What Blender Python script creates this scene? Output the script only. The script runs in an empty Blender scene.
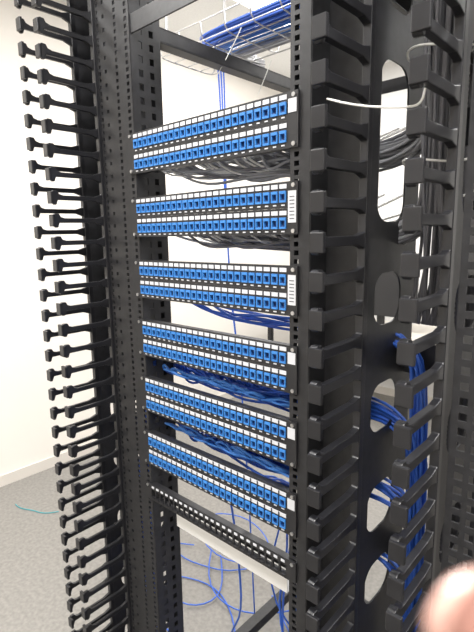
import bpy, bmesh, math, random
import numpy as np
from mathutils import Vector, Matrix
random.seed(4)
S=bpy.context.scene
U=0.0454
CZ=1.5
# ---------------------------------------------------------------- materials
def mat(name,col,rough=.5,metal=0,noise=0,nscale=40,bump=0,emit=None,spec=.5,trans=0,alpha=1):
    m=bpy.data.materials.new(name); m.use_nodes=True
    nt=m.node_tree; b=nt.nodes['Principled BSDF']
    b.inputs['Base Color'].default_value=(*col,1); b.inputs['Roughness'].default_value=rough
    b.inputs['Metallic'].default_value=metal; b.inputs['Specular IOR Level'].default_value=spec
    if trans: b.inputs['Transmission Weight'].default_value=trans
    if alpha<1: b.inputs['Alpha'].default_value=alpha
    if noise or bump:
        tc=nt.nodes.new('ShaderNodeTexCoord'); n=nt.nodes.new('ShaderNodeTexNoise')
        n.inputs['Scale'].default_value=nscale; n.inputs['Detail'].default_value=6
        nt.links.new(tc.outputs['Object'],n.inputs['Vector'])
        if noise:
            r=nt.nodes.new('ShaderNodeValToRGB')
            r.color_ramp.elements[0].position=.3; r.color_ramp.elements[1].position=.7
            r.color_ramp.elements[0].color=(*[c*(1-noise) for c in col],1)
            r.color_ramp.elements[1].color=(*[min(1,c*(1+noise)) for c in col],1)
            nt.links.new(n.outputs['Fac'],r.inputs['Fac']); nt.links.new(r.outputs['Color'],b.inputs['Base Color'])
        if bump:
            bp=nt.nodes.new('ShaderNodeBump'); bp.inputs['Strength'].default_value=bump; bp.inputs['Distance'].default_value=.002
            nt.links.new(n.outputs['Fac'],bp.inputs['Height']); nt.links.new(bp.outputs['Normal'],b.inputs['Normal'])
    if emit:
        b.inputs['Emission Color'].default_value=(*col,1); b.inputs['Emission Strength'].default_value=emit
    return m
M_black=mat('black_powdercoat',(.017,.017,.019),.46,noise=.3,nscale=60,bump=.1,spec=.42)
M_plast=mat('black_plastic',(.011,.011,.013),.33,noise=.2,nscale=30,spec=.45)
M_panel=mat('panel_black',(.012,.012,.014),.45)
M_blue=mat('jack_blue',(.035,.19,.53),.4)
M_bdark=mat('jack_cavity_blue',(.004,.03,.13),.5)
M_white=mat('label_white',(.56,.57,.60),.5)
M_paper=mat('paper_white',(.88,.88,.87),.6)
M_ink=mat('label_ink',(.03,.03,.04),.6)
M_steel=mat('screw_steel',(.55,.55,.56),.3,metal=1)
M_cblue=mat('cable_blue',(.03,.12,.56),.4)
M_cblue2=mat('cable_light_blue',(.045,.20,.62),.4)
M_cgray=mat('cable_gray',(.32,.325,.345),.45)
M_cgray2=mat('cable_dark_gray',(.14,.14,.155),.45)
M_cwhite=mat('cable_white',(.7,.7,.68),.4)
M_cblack=mat('cable_black',(.015,.015,.017),.45)
M_tie=mat('nylon_natural',(.75,.75,.72),.35)
M_wall=mat('wall_paint_cream',(.77,.735,.685),.8,noise=.02,nscale=3,bump=.03)
M_wallb=mat('wall_paint_offwhite',(.70,.695,.685),.8,noise=.02,nscale=3)
M_ceil=mat('ceiling_tile_white',(.8,.8,.79),.9,noise=.04,nscale=80)
M_floor=mat('floor_carpet_gray',(.215,.205,.19),.75,noise=.16,nscale=60,bump=.15)
M_base=mat('baseboard_paint',(.62,.585,.54),.6)
M_lamp=mat('lamp_diffuser',(1,.98,.95),.5,emit=4)
M_skin=mat('skin',(.23,.105,.08),.55,noise=.12,nscale=120,bump=.2)
M_nail=mat('nail',(.5,.3,.25),.3)
M_sleeve=mat('sleeve_cloth',(.05,.07,.12),.9,noise=.2,nscale=300)
M_desk=mat('desk_laminate',(.5,.47,.42),.5)
M_teal=mat('teal_string',(.05,.33,.38),.6)

# ---------------------------------------------------------------- helpers
def link(o,parent=None):
    S.collection.objects.link(o)
    if parent: o.parent=parent
    return o
def empty(name,loc=(0,0,0)):
    e=bpy.data.objects.new(name,None); e.empty_display_size=.1; e.location=loc; S.collection.objects.link(e); return e
class MB:
    def __init__(s): s.v=[];s.f=[];s.m=[]
    def box(s,x0,x1,y0,y1,z0,z1,m=0):
        b=len(s.v)
        s.v+=[(x0,y0,z0),(x1,y0,z0),(x1,y1,z0),(x0,y1,z0),(x0,y0,z1),(x1,y0,z1),(x1,y1,z1),(x0,y1,z1)]
        for q in [(0,3,2,1),(4,5,6,7),(0,1,5,4),(1,2,6,5),(2,3,7,6),(3,0,4,7)]:
            s.f.append(tuple(b+i for i in q)); s.m.append(m)
    def prismX(s,prof,x0,x1,m=0,dz=0,dy=0):
        b=len(s.v);n=len(prof)
        s.v+=[(x0,y+dy,z+dz) for y,z in prof]+[(x1,y+dy,z+dz) for y,z in prof]
        s.f.append(tuple(b+i for i in range(n))); s.m.append(m)
        s.f.append(tuple(b+n+i for i in reversed(range(n)))); s.m.append(m)
        for i in range(n):
            j=(i+1)%n; s.f.append((b+i,b+n+i,b+n+j,b+j)); s.m.append(m)
    def cyl(s,c,r,h,axis='y',n=12,m=0):
        b=len(s.v)
        for k in (0,1):
            for i in range(n):
                a=2*math.pi*i/n; u=r*math.cos(a);w=r*math.sin(a);t=k*h
                s.v.append({'y':(c[0]+u,c[1]+t,c[2]+w),'z':(c[0]+u,c[1]+w,c[2]+t),'x':(c[0]+t,c[1]+u,c[2]+w)}[axis])
        s.f.append(tuple(b+i for i in range(n)));s.m.append(m)
        s.f.append(tuple(b+n+i for i in reversed(range(n))));s.m.append(m)
        for i in range(n):
            j=(i+1)%n; s.f.append((b+i,b+n+i,b+n+j,b+j)); s.m.append(m)
    def mesh(s,name,mats):
        me=bpy.data.meshes.new(name); me.from_pydata(s.v,[],s.f)
        for m in mats: me.materials.append(m)
        me.polygons.foreach_set('material_index',s.m)
        bm=bmesh.new(); bm.from_mesh(me); bmesh.ops.recalc_face_normals(bm,faces=bm.faces); bm.to_mesh(me); bm.free()
        return me
    def obj(s,name,mats,parent=None,bevel=0,seg=2):
        o=link(bpy.data.objects.new(name,s.mesh(name,mats)),parent)
        if bevel:
            d=o.modifiers.new('bevel','BEVEL'); d.width=bevel; d.segments=seg; d.limit_method='ANGLE'; d.angle_limit=.6
        return o
def perf(name,ucuts,vcuts,fn,hole,mt,thick,parent):
    nu,nv=len(ucuts),len(vcuts)
    v=[fn(a,b) for b in vcuts for a in ucuts]; f=[]
    for j in range(nv-1):
        for i in range(nu-1):
            if not hole(i,j): f.append((j*nu+i,j*nu+i+1,(j+1)*nu+i+1,(j+1)*nu+i))
    me=bpy.data.meshes.new(name); me.from_pydata(v,[],f); me.materials.append(mt)
    o=link(bpy.data.objects.new(name,me),parent)
    d=o.modifiers.new('thick','SOLIDIFY'); d.thickness=thick; d.offset=0
    return o
def cables(name,paths,r,mt,parent=None,res=3):
    cu=bpy.data.curves.new(name,'CURVE'); cu.dimensions='3D'; cu.bevel_depth=r; cu.bevel_resolution=2; cu.resolution_u=res
    cu.use_fill_caps=True
    for p in paths:
        sp=cu.splines.new('NURBS'); sp.points.add(len(p)-1)
        for i,c in enumerate(p): sp.points[i].co=(*c,1)
        sp.order_u=min(4,len(p)); sp.use_endpoint_u=True
    cu.materials.append(mt)
    return link(bpy.data.objects.new(name,cu),parent)
def rrect(cx,cy,w,h,r,n=6):
    pts=[]
    for (sx,sy,a0) in [(1,1,0),(-1,1,90),(-1,-1,180),(1,-1,270)]:
        for k in range(n+1):
            a=math.radians(a0+90*k/n)
            pts.append((cx+sx*(w/2-r)+r*math.cos(a),cy+sy*(h/2-r)+r*math.sin(a)))
    return pts
def plate_holes(name,x,outer,holes,thick,mt,parent):
    cu=bpy.data.curves.new(name,'CURVE'); cu.dimensions='2D'; cu.fill_mode='BOTH'; cu.extrude=thick/2
    for loop in [outer]+holes:
        sp=cu.splines.new('POLY'); sp.points.add(len(loop)-1)
        for i,(a,b) in enumerate(loop): sp.points[i].co=(a,b,0,1)
        sp.use_cyclic_u=True
    cu.materials.append(mt)
    o=link(bpy.data.objects.new(name,cu),parent)
    o.rotation_euler=(math.pi/2,0,math.pi/2); o.location=(x,0,0)
    return o

# ---------------------------------------------------------------- room
XL,XR,YF,YB,H=-2.2,3.0,-2.8,3.4,2.95
def room(name,a,m):
    b=MB(); b.box(*a); return b.obj(name,[m])
room('floor',(XL-.1,XR+.1,YF-.1,YB+.1,-.1,0),M_floor)
room('ceiling',(XL-.1,XR+.1,YF-.1,YB+.1,H,H+.1),M_ceil)
room('wall_left',(XL-.1,XL,YF-.1,YB+.1,0,H),M_wall)
room('wall_right',(XR,XR+.1,YF-.1,YB+.1,0,H),M_wall)
room('wall_back',(XL,XR,YB,YB+.1,0,H),M_wallb)
room('wall_front',(XL,XR,YF-.1,YF,0,H),M_wall)
room('baseboard_left',(XL,XL+.012,YF,YB,0,.07),M_base)
room('baseboard_back',(XL+.012,XR,YB-.012,YB,0,.07),M_base)
def lamp(name,x,y,p,sx=.6,sy=1.2):
    e=empty(name,(x,y,H))
    b=MB(); b.box(-sx/2-.03,sx/2+.03,-sy/2-.03,sy/2+.03,-.02,0,0); b.box(-sx/2,sx/2,-sy/2,sy/2,-.025,-.0201,1)
    b.obj('light_housing',[M_ceil,M_lamp],e)
    l=bpy.data.lights.new('tube_light','AREA'); l.shape='RECTANGLE'; l.size=sx; l.size_y=sy; l.energy=p; l.color=(1,.985,.96)
    o=link(bpy.data.objects.new('tube_light',l),e); o.location=(0,0,-.035)
lamp('ceiling_light',-1.1,-.9,66)
lamp('ceiling_light',1.1,-.9,104)
lamp('ceiling_light',-1.1,1.9,64)
lamp('ceiling_light',1.2,1.9,56)
w=bpy.data.worlds.new('world'); S.world=w; w.use_nodes=True
w.node_tree.nodes['Background'].inputs[0].default_value=(.9,.95,1,1); w.node_tree.nodes['Background'].inputs[1].default_value=.3

# ---------------------------------------------------------------- racks
TOP=2.25
PXI,PXO=.222,.358
def vc(z0,z1,pitch,h):
    c=[z0];z=z0+pitch/2
    while z+h<z1: c+= [z,z+h]; z+=pitch
    c.append(z1); return c
def upright(parent,sgn,xo=0,y0=0,depth=.085,big=False):
    shade_step=(sgn>0 and not big)
    if big: uc=[PXI,.234,.246,.262,.274,.290,.302,.316,.328,.336,.348,PXO]
    elif shade_step: uc=[PXI,PXI+.008,PXI+.018,.262]
    else: uc=[PXI,PXI+.008,PXI+.018,.272,.281,.318,.327,.344,.351,PXO]
    V=vc(.03,TOP,U/(2 if big else 3),.012 if big else .0085)
    perf('upright_front',uc,V,lambda a,b:(xo+sgn*a,y0,b),lambda i,j:i%2==1 and j%2==1 and (big or not(i==5 and j%4==1)),M_black,.003,parent)
    yc=[0,.02,.032,.052,.064,depth]
    V2=vc(.03,TOP,.03,.015)
    perf('upright_web',yc,V2,lambda a,b:(xo+sgn*PXI,y0+a,b),lambda i,j:i%2==1 and j%2==1,M_black,.003,parent)
    b=MB()
    if shade_step:
        b.box(xo+.2605,xo+.2635,y0,y0+.055,.03,TOP); b.box(xo+.262,xo+PXO,y0+.052,y0+.055,.03,TOP)  # recess added to shade the outer face behind the fingers
    xa,xb=sorted((xo+sgn*PXI,xo+sgn*(PXI+.05)))
    b.box(xa,xb,y0+depth-.003,y0+depth,.03,TOP)
    xa,xb=sorted((xo+sgn*(PXI-.01),xo+sgn*PXO))
    b.box(xa,xb,y0-.01,y0+depth+.02,0,.03)
    b.obj('upright_foot',[M_black],parent,.001)
def rack(xo,big=False):
    e=empty('network_rack')
    for s in (-1,1):
        upright(e,s,xo,0,big=big); upright(e,s,xo,.85)
        b=MB(); xa,xb=sorted((xo+s*.225,xo+s*.262))
        for z in (CZ+.465,.12):
            b.box(xa,xb,.085,.85,z,z+.003); b.box(xa,xb,.085,.85,z+.032,z+.035)
            b.box(xa if s>0 else xb-.004,xa+.004 if s>0 else xb,.085,.85,z+.003,z+.032)
        b.obj('side_rail',[M_black],e,.001)
    b=MB()
    for y in (.0,.85):
        b.box(xo-.222,xo+.222,y+.002,y+.006,CZ+.46,CZ+.50); b.box(xo-.222,xo+.222,y+.006,y+.05,CZ+.496,CZ+.50)
        b.box(xo-.222,xo+.222,y+.002,y+.04,.0,.05)
    b.obj('top_cross_rail',[M_black],e,.001)
    return e
rack(0)
rack(.502+.36+.005,True)

# ---------------------------------------------------------------- vertical cable managers
FL=.140
def fprof(h):
    return [(0,.021),(-.010,.011),(-.028,h+.0008),(-FL+.028,h),(-FL+.018,h+.003),(-FL+.014,.0150),(-FL+.004,.0155),(-FL,.0125),
      (-FL,-.0145),(-FL+.004,-.0180),(-FL+.010,-.0175),(-FL+.014,-h-.002),(-.028,-h-.0012),(-.010,-.012),(0,-.021)]
FP=U*1.17
def manager(sgn):
    e=empty('vertical_cable_manager')
    DEP=.20; XO=.492 if sgn>0 else .460
    prof=fprof(.0062 if sgn>0 else .0046)
    for k,x in enumerate((.364,XO)):
        b=MB(); X=sgn*x; t=.0042 if sgn<0 else .006
        z=.12+(.5*FP if k else 0)
        while z<TOP-.02:
            b.prismX(prof,X-t,X+t,dz=z,dy=-.002)
            out=-sgn if (k==1 and sgn<0) else sgn
            x0,x1=sorted((X-out*t,X+out*.016))
            b.box(x0,x1,-FL-.005,-FL+.002,z-.0150,z+.0130)
            z+=FP
        b.box(X-.007,X+.007,-.010,.004,.05,TOP)
        b.obj('finger_row_front_%d'%(k+1),[M_plast],e,.0014,2)
        outer=[(0,.03),(DEP,.03),(DEP,TOP),(0,TOP)]
        holes=[]
        for c,h in ((.155,.25),(-.10,.09),(-.295,.09),(-.49,.09),(-.645,.08),(.40,.09),(-.85,.085),(-1.05,.085),(-1.25,.085)):
            if sgn<0 and c>-.4: continue
            holes.append(rrect(.088,CZ+c,.105,h,.036))
        plate_holes('side_plate_%d'%(k+1),sgn*(x),outer,holes,.003,M_black,e)
    b=MB(); xa,xb=sorted((sgn*.366,sgn*(XO-.002)))
    for z in [.05+.4*i for i in range(6)]:
        b.box(xa,xb,.165,.17,z,z+.06)
    b.box(xa,xb,.0,.20,0,.03)
    b.obj('cross_web',[M_black],e,.001)
    return e
manager(-1); manager(1)

# ---------------------------------------------------------------- patch panels
PT=CZ+.247
PITCH=.1451
def px(k): return -.218+.0078+k*.01828
def panel_mesh(loaded=True,rows=2):
    b=MB(); Ht=rows*U
    b.box(-.2413,-.219,-.004,0,-Ht+.0005,0); b.box(.219,.2413,-.004,0,-Ht+.0005,0)
    b.box(-.225,.225,0,.012,-.004,-.0005); b.box(-.225,.225,0,.012,-Ht+.0005,-Ht+.004)
    for r in range(rows):
        zt=-r*U
        b.box(-.219,.219,-.004,0,zt-.0155,zt)
        b.box(-.219,.219,-.004,0,zt-U+.0005,zt-.0350)
        b.box(-.219,.219,.010,.012,zt-.036,zt-.0150)
        for k in range(24):
            x=px(k)
            b.box(x-.0078 if k==0 else px(k-1)+.0070,x-.0070,-.004,0,zt-.035,zt-.0155)
            if k==23: b.box(x+.0070,.219,-.004,0,zt-.035,zt-.0155)
            if loaded:
                w=.0069; z1=zt-.0155; z0=zt-.0350
                b.box(x-w,x+w,-.0068,0,z1-.0050,z1,1)
                b.box(x-w,x+w,-.0068,0,z0,z0+.0036,1)
                b.box(x-w,x-w+.0018,-.0065,0,z0+.0036,z1-.0050,1)
                b.box(x+w-.0018,x+w,-.0065,0,z0+.0036,z1-.0050,1)
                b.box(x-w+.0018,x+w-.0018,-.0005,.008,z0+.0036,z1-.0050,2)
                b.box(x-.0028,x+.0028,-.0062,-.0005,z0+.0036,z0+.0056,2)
                b.box(x-w+.001,x+w-.001,.0,.03,z0+.002,z1-.002,1)
                b.box(x-.0036,x+.0036,-.0048,-.004,zt-.0408,zt-.0385,3)
            else:
                b.box(x-.0045,x+.0045,-.0052,-.004,zt-.0105,zt-.0055,3)
                b.box(x-.0065,x+.0065,-.0075,-.004,zt-.0375,zt-.0352,0)
        if loaded:
            b.box(px(0)-.0078,px(23)+.0078,-.0052,-.004,zt-.0114,zt-.0040,3)
            for k in range(23):
                b.box(px(k)+.0074,px(k)+.0109,-.0056,-.0052,zt-.0115,zt-.0039,4)
    for sx in (-1,1):
        for r in range(rows):
            b.cyl((sx*.2325,-.0062,-r*U-.0065 if r==0 else -Ht+.0065),.0038,.0025,'y',10,5)
    return b.mesh('patch_panel',[M_panel,M_blue,M_bdark,M_white,M_ink,M_steel])
pm=panel_mesh(); pe=panel_mesh(False,1)
ptops=[]
for i in range(6):
    e=bpy.data.objects.new('patch_panel',pm); S.collection.objects.link(e); e.location=(0,-.0025,PT-i*PITCH); ptops.append(PT-i*PITCH)
    b=MB()
    if i in(1,2): b.box(.2215,.2385,-.0050,-.0043,-.070,-.016,0)
    else: b.box(.2215,.2385,-.0050,-.0043,-.034,-.012,0)
    if i in(1,2):
        for q in range(7): b.box(.225,.235,-.0053,-.0050,-.064+q*.0062,-.0625+q*.0062,1)
    b.obj('rack_label',[M_white,M_ink],e)
e=bpy.data.objects.new('unloaded_patch_panel',pe); S.collection.objects.link(e); e.location=(0,-.0025,PT-6*PITCH)

# ---------------------------------------------------------------- cables behind the panels
rn=random.uniform
def panel_cables(i,side=1,cnt=24,spread=.012,low=.02,back=.12,fr=1,exit_frac=1.0):
    zt=ptops[i]; paths=[]
    for r in (0,1):
        for k in range(24):
            if random.random()>cnt/24: continue
            x=px(k); zj=zt-r*U-.028
            zc=zt-2*U-low+rn(-spread,spread)
            yb=back+rn(-.04,.04)*fr
            ex=side*.26
            n=4
            p=[(x,.030,zj),(x+side*.004,.055,zj-.002),(x+side*.02,.070+rn(-.01,.01),(zj+zc)/2)]
            for q in range(1,n+1):
                t=q/n; X=x+(ex-x)*t; Y=yb+rn(-.02,.02)*fr
                if abs(X)>.18: Y=max(Y,.118)
                p.append((X,Y,zc+rn(-spread,spread)*.9))
            if random.random()>exit_frac:
                p=p[:-1]; q_=p[-1]; yy=rn(.12,.18)
                p+=[(side*.19,.12,q_[2]-.03),(side*.19,yy,q_[2]-.10),(side*(.18+rn(-.01,.01)),yy,q_[2]-.30),(side*.18,yy,.3),(side*.15,yy+.1,.006),(side*rn(-.1,.1),yy+rn(.1,.4),.006)]
                paths.append(p); continue
            p.append((side*.34,max(.128,yb+.03),zc+rn(-.01,.01)))
            p.append((side*.40+rn(-.015,.015),.130+rn(-.02,.02),zc+.02*(1 if i<2 else -1)))
            zz=TOP+.03 if i<2 else .05
            p.append((side*.425+rn(-.025,.025),.13+rn(-.03,.03),zc+(.08 if i<2 else -.10)))
            p.append((side*.425+rn(-.025,.025),.13+rn(-.03,.03),(zc+zz)/2))
            p.append((side*.425+rn(-.025,.025),.13+rn(-.03,.03),zz))
            paths.append(p)
    return paths
g=panel_cables(0,1,24,.020,.006,.10)+panel_cables(1,1,24,.017,.012,.09)
random.shuffle(g)
cables('gray_network_cable_bundle',g[:60],.0030,M_cgray)
dk=g[60:]
for k in range(24):
    a,c=.43+rn(-.035,.035),.10+rn(-.04,.04)
    dk.append([(a,c,TOP+.03),(a+rn(-.01,.01),c,1.9),(a+rn(-.012,.012),c+rn(-.01,.01),1.7),(a,c,1.55),(a+rn(-.02,.02),c+.03,1.45),(a-.03,.15,1.35)])
cables('dark_gray_network_cable_bundle',dk,.0030,M_cgray2)
bl=panel_cables(3,1,24,.020,.045,.062,.5,.32)+panel_cables(3,-1,9,.018,.055,.07,.5,1)+panel_cables(4,1,24,.022,.050,.062,.5,.25)+panel_cables(4,-1,9,.018,.06,.07,.5,1)+panel_cables(2,1,4,.012,.04,.10)+panel_cables(5,1,3,.012,.05,.10,1,.5)
cables('blue_network_cable_bundle',bl,.0030,M_cblue)
sl=[]
for i in (4,5):
    for k in range(34):
        x=rn(-.21,.16); z=ptops[i]+.002; wd=rn(.04,.12)
        sl.append([(x,.07,z-.01),(x+wd*.1,.030,z+.006+rn(0,.01)),(x+wd*.4,.012+rn(0,.02),z+.010+rn(0,.026)),(x+wd*.7,.014+rn(0,.02),z+.008+rn(0,.020)),(x+wd,.04,z+.006),(x+wd*1.1,.09,z-.02)])
cables('slack_blue_cable_loops',sl,.0028,M_cblue2)  # lighter blue paints in the brighter light on cables in the gaps
wp=[]
for q,nn in ((0,11),(1,5)):
    for k in range(nn):
        x=rn(-.21,.14); z=ptops[q]-2*U-.01
        wp.append([(x,.04,z+.03),(x+.02,.06,z-.002+rn(-.01,.01)),(x+.08,.09,z-.002+rn(-.014,.014)),(x+.14,.16,z+.01+rn(-.015,.015)),(x+.22,.3,z+.04),(x+.3,.4,z+.10)])
cables('white_network_cable_strands',wp,.0022,M_cwhite)
lp=[]
for k in range(8):
    x=rn(-.05,.2); z=ptops[5]-2*U
    y=rn(.08,.3); lp.append([(x,.06,z+.03),(x+rn(-.02,.04),y,z-.05),(x+rn(-.1,.1),y+rn(-.05,.1),z-.25),(x+rn(-.15,.15),y+rn(-.1,.1),z-.5),(x+rn(-.2,.1),y+.1,.25),(x+rn(-.3,.2),y+rn(.1,.3),.006),(x+rn(-.5,.3),y+rn(.2,.6),.006)])
for k in range(3):
    lp.append([(-.46+k*.012,.52,2.10),(-.45+k*.012,.52,2.02),(-.45+k*.01,.52,1.9),(-.44,.53,1.5+rn(-.1,.1)),(-.43,.54,1.2),(-.38,.55,.9),(-.3,.5,.006)])
cables('loose_blue_network_cables',lp,.0028,M_cblue)
fl=[]
for k in range(5):
    cx,cy=-.70+rn(-.3,.3),.65+rn(-.25,.3)
    fl.append([(cx+rn(.2,.3)*math.cos(a),cy+rn(.12,.2)*math.sin(a),.006+.004*k) for a in [j*.7+k for j in range(9)]])
cables('coiled_blue_cable',fl,.0028,M_cblue)
cables('teal_string',[[(-1.92,.27,.003),(-1.85,.26,.003),(-1.78,.33,.003),(-1.70,.32,.003),(-1.66,.40,.003)]],.0025,M_teal)

# ---------------------------------------------------------------- overhead tray + bundle
e=empty('overhead_cable_tray')
tp=[]
ZT=2.10
for y in (.40,.46,.52,.58,.64): tp.append([(-.6,y,ZT),(0,y,ZT),(2.9,y,ZT)])
x=-.6
while x<2.9:
    tp.append([(x,.39,ZT+.05),(x,.39,ZT-.002),(x,.40,ZT-.004),(x,.64,ZT-.004),(x,.65,ZT-.002),(x,.65,ZT+.05)]); x+=.10
tp.append([(-.6,.39,ZT+.05),(2.9,.39,ZT+.05)]);tp.append([(-.6,.65,ZT+.05),(2.9,.65,ZT+.05)])
cables('tray_wires',tp,.0022,M_steel,e,2)
b=MB()
for x in (-.55,.9,2.2):
    for y in (.385,.655): b.cyl((x,y,ZT),.004,H-ZT,'z',8)
b.obj('threaded_rods',[M_steel],e)
for nm,mt,n,yy in (('blue_overhead_cable_bundle',M_cblue,26,.45),('light_blue_overhead_cable_bundle',M_cblue2,24,.52),('gray_overhead_cable_bundle',M_cgray,14,.59)):
    ps=[]
    for k in range(n):
        oy,oz=rn(-.03,.03),rn(0,.04)
        hd=[(-.62,yy+oy+.35,ZT+.10+oz),(-.58,yy+oy+.18,ZT+.07+oz),(-.50,yy+oy+.05,ZT+.02+oz)]
        ps.append(hd+[(-.42+j*.3,yy+oy+rn(-.004,.004)+.012*math.sin(j*1.3),ZT+.008+oz+rn(-.002,.004)) for j in range(11)])
    cables(nm,ps,.0038,mt)

# ---------------------------------------------------------------- zip ties
def tie(p,r=.0014): 
    return cables('zip_tie',[p],r,M_tie)
tie([(.355,-.10,CZ+.192),(.40,-.115,CZ+.172),(.45,-.12,CZ+.160),(.478,-.115,CZ+.156),(.486,-.10,CZ+.160),(.488,-.10,CZ+.178)])
tie([(-.25,.30,CZ+.44),(-.23,.31,CZ+.47),(-.20,.33,CZ+.53),(-.19,.34,CZ+.56)])
tie([(-.25,.48,CZ+.43),(-.22,.47,CZ+.46),(-.19,.47,CZ+.51)])
for zz in (1.62,1.78,1.96):
    tie([(.43+.05*math.cos(a),.10+.052*math.sin(a),zz+.006*math.sin(2*a)) for a in [j*math.pi/6 for j in range(13)]],.0018)

# ---------------------------------------------------------------- white sheet under the empty panel
zb=PT-6*PITCH-U
b=MB(); b.box(-.17,.19,.035,.037,zb-.075,zb-.018); b.box(-.17,.19,.037,.09,zb-.075,zb-.073)
b.obj('paper_sheet',[M_paper])

# ---------------------------------------------------------------- desk in the background
e=empty('office_desk')
b=MB(); b.box(-1.9,-.2,2.5,3.2,.72,.75,0)
for x in (-1.87,-.26):
    for y in (2.53,3.13): b.box(x,x+.04,y,y+.04,0,.72,1)
b.obj('desk_frame',[M_desk,M_cblack],e,.003)
e=empty('computer_monitor')
b=MB(); b.box(-1.25,-.65,2.80,2.83,.86,1.22); b.box(-.98,-.92,2.83,2.86,.765,1.05); b.box(-1.08,-.82,2.75,2.95,.75,.765)
b.obj('monitor_body',[M_cblack],e,.004)

# ---------------------------------------------------------------- camera
p=[.7194,-.6838,1.5115,.7438,.1702,-.0164,469.2]
def axes(yaw,pitch,roll):
    f=np.array([-math.sin(yaw)*math.cos(pitch),math.cos(yaw)*math.cos(pitch),-math.sin(pitch)])
    r=np.array([math.cos(yaw),math.sin(yaw),0.]); u=np.cross(r,f)
    c,s=math.cos(roll),math.sin(roll)
    return r*c+u*s,-r*s+u*c,f
r,u,f=axes(p[3],p[4],p[5])
CM=Matrix(((r[0],u[0],-f[0],p[0]),(r[1],u[1],-f[1],p[1]),(r[2],u[2],-f[2],p[2]),(0,0,0,1)))
cam=bpy.data.cameras.new('camera'); co=bpy.data.objects.new('camera',cam); S.collection.objects.link(co)
co.matrix_world=CM
cam.sensor_fit='HORIZONTAL'; cam.sensor_width=5.6; cam.lens=5.6*p[6]/474; cam.clip_start=.005
cam.dof.use_dof=True; cam.dof.focus_distance=1.0; cam.dof.aperture_fstop=2.4
S.camera=co

# ---------------------------------------------------------------- photographer's hand
e=empty('photographer_hand')
bm=bmesh.new()
def cap(a,ra,b_,rb,n=7):
    for i in range(n+1):
        t=i/n; c=Vector(a).lerp(Vector(b_),t)
        bmesh.ops.create_icosphere(bm,subdivisions=2,radius=ra+(rb-ra)*t,matrix=Matrix.Translation(c))
def chain(pts):
    for (a,ra),(b_,rb) in zip(pts,pts[1:]): cap(a,ra,b_,rb)
wr=(.112,-.150,.030)
index=[((.088,-.055,-.004),.0115),((.068,-.044,-.036),.0095),((.047,-.033,-.046),.0085),((.0255,-.0296,-.040),.0074)]
middle=[((.090,-.078,-.002),.0115),((.062,-.076,-.034),.0095),((.033,-.073,-.036),.0085),((.016,-.069,-.022),.0072)]
ring=[((.092,-.099,.002),.011),((.066,-.098,-.028),.009),((.038,-.095,-.032),.008),((.022,-.092,-.020),.0068)]
pinky=[((.094,-.118,.008),.010),((.073,-.119,-.016),.008),((.052,-.117,-.024),.007),((.036,-.114,-.018),.006)]
thumb=[((.104,-.120,.030),.015),((.078,-.088,.044),.0125),((.052,-.062,.040),.0105),((.030,-.046,.030),.0085)]
for c in (index,middle,ring,pinky): 
    chain(c); cap(wr,.020,c[0][0],.0135,10)
chain(thumb); cap(wr,.020,thumb[0][0],.016)
chain([(wr,.024),((.130,-.20,.055),.026),((.160,-.29,.10),.034)])
bmesh.ops.transform(bm,matrix=CM,verts=bm.verts)
me=bpy.data.meshes.new('hand_skin'); bm.to_mesh(me); bm.free(); me.materials.append(M_skin)
o=link(bpy.data.objects.new('hand_skin',me),e)
d=o.modifiers.new('remesh','REMESH'); d.mode='VOXEL'; d.voxel_size=.0016; d.use_smooth_shade=True
d=o.modifiers.new('smooth','SMOOTH'); d.iterations=6; d.factor=.5
bm=bmesh.new()
for c in (index,middle,ring,pinky,thumb):
    a=Vector(c[-1][0]); pr=Vector(c[-2][0]); dr=(a-pr).normalized()
    out=Vector((0,0,-1)) if c is not thumb else Vector((0,0,1))
    out=(out-dr*out.dot(dr)).normalized(); sd=dr.cross(out)
    R=Matrix((sd,dr,out)).transposed().to_4x4()
    bmesh.ops.create_icosphere(bm,subdivisions=2,radius=1,matrix=Matrix.Translation(a+out*c[-1][1]*.78+dr*.001)@R@Matrix.Diagonal((.0050,.0058,.0016,1)))
bmesh.ops.transform(bm,matrix=CM,verts=bm.verts)
me=bpy.data.meshes.new('fingernails'); bm.to_mesh(me); bm.free(); me.materials.append(M_nail)
link(bpy.data.objects.new('fingernails',me),e)
bm=bmesh.new()
chainp=[((.140,-.225,.068),.032),((.160,-.29,.10),.040),((.20,-.38,.16),.046)]
for (a,ra),(b_,rb) in zip(chainp,chainp[1:]): cap(a,ra,b_,rb,8)
bmesh.ops.transform(bm,matrix=CM,verts=bm.verts)
me=bpy.data.meshes.new('sleeve'); bm.to_mesh(me); bm.free(); me.materials.append(M_sleeve)
o=link(bpy.data.objects.new('sleeve',me),e)
d=o.modifiers.new('remesh','REMESH'); d.mode='VOXEL'; d.voxel_size=.004; d.use_smooth_shade=True
S.view_settings.view_transform='Standard'
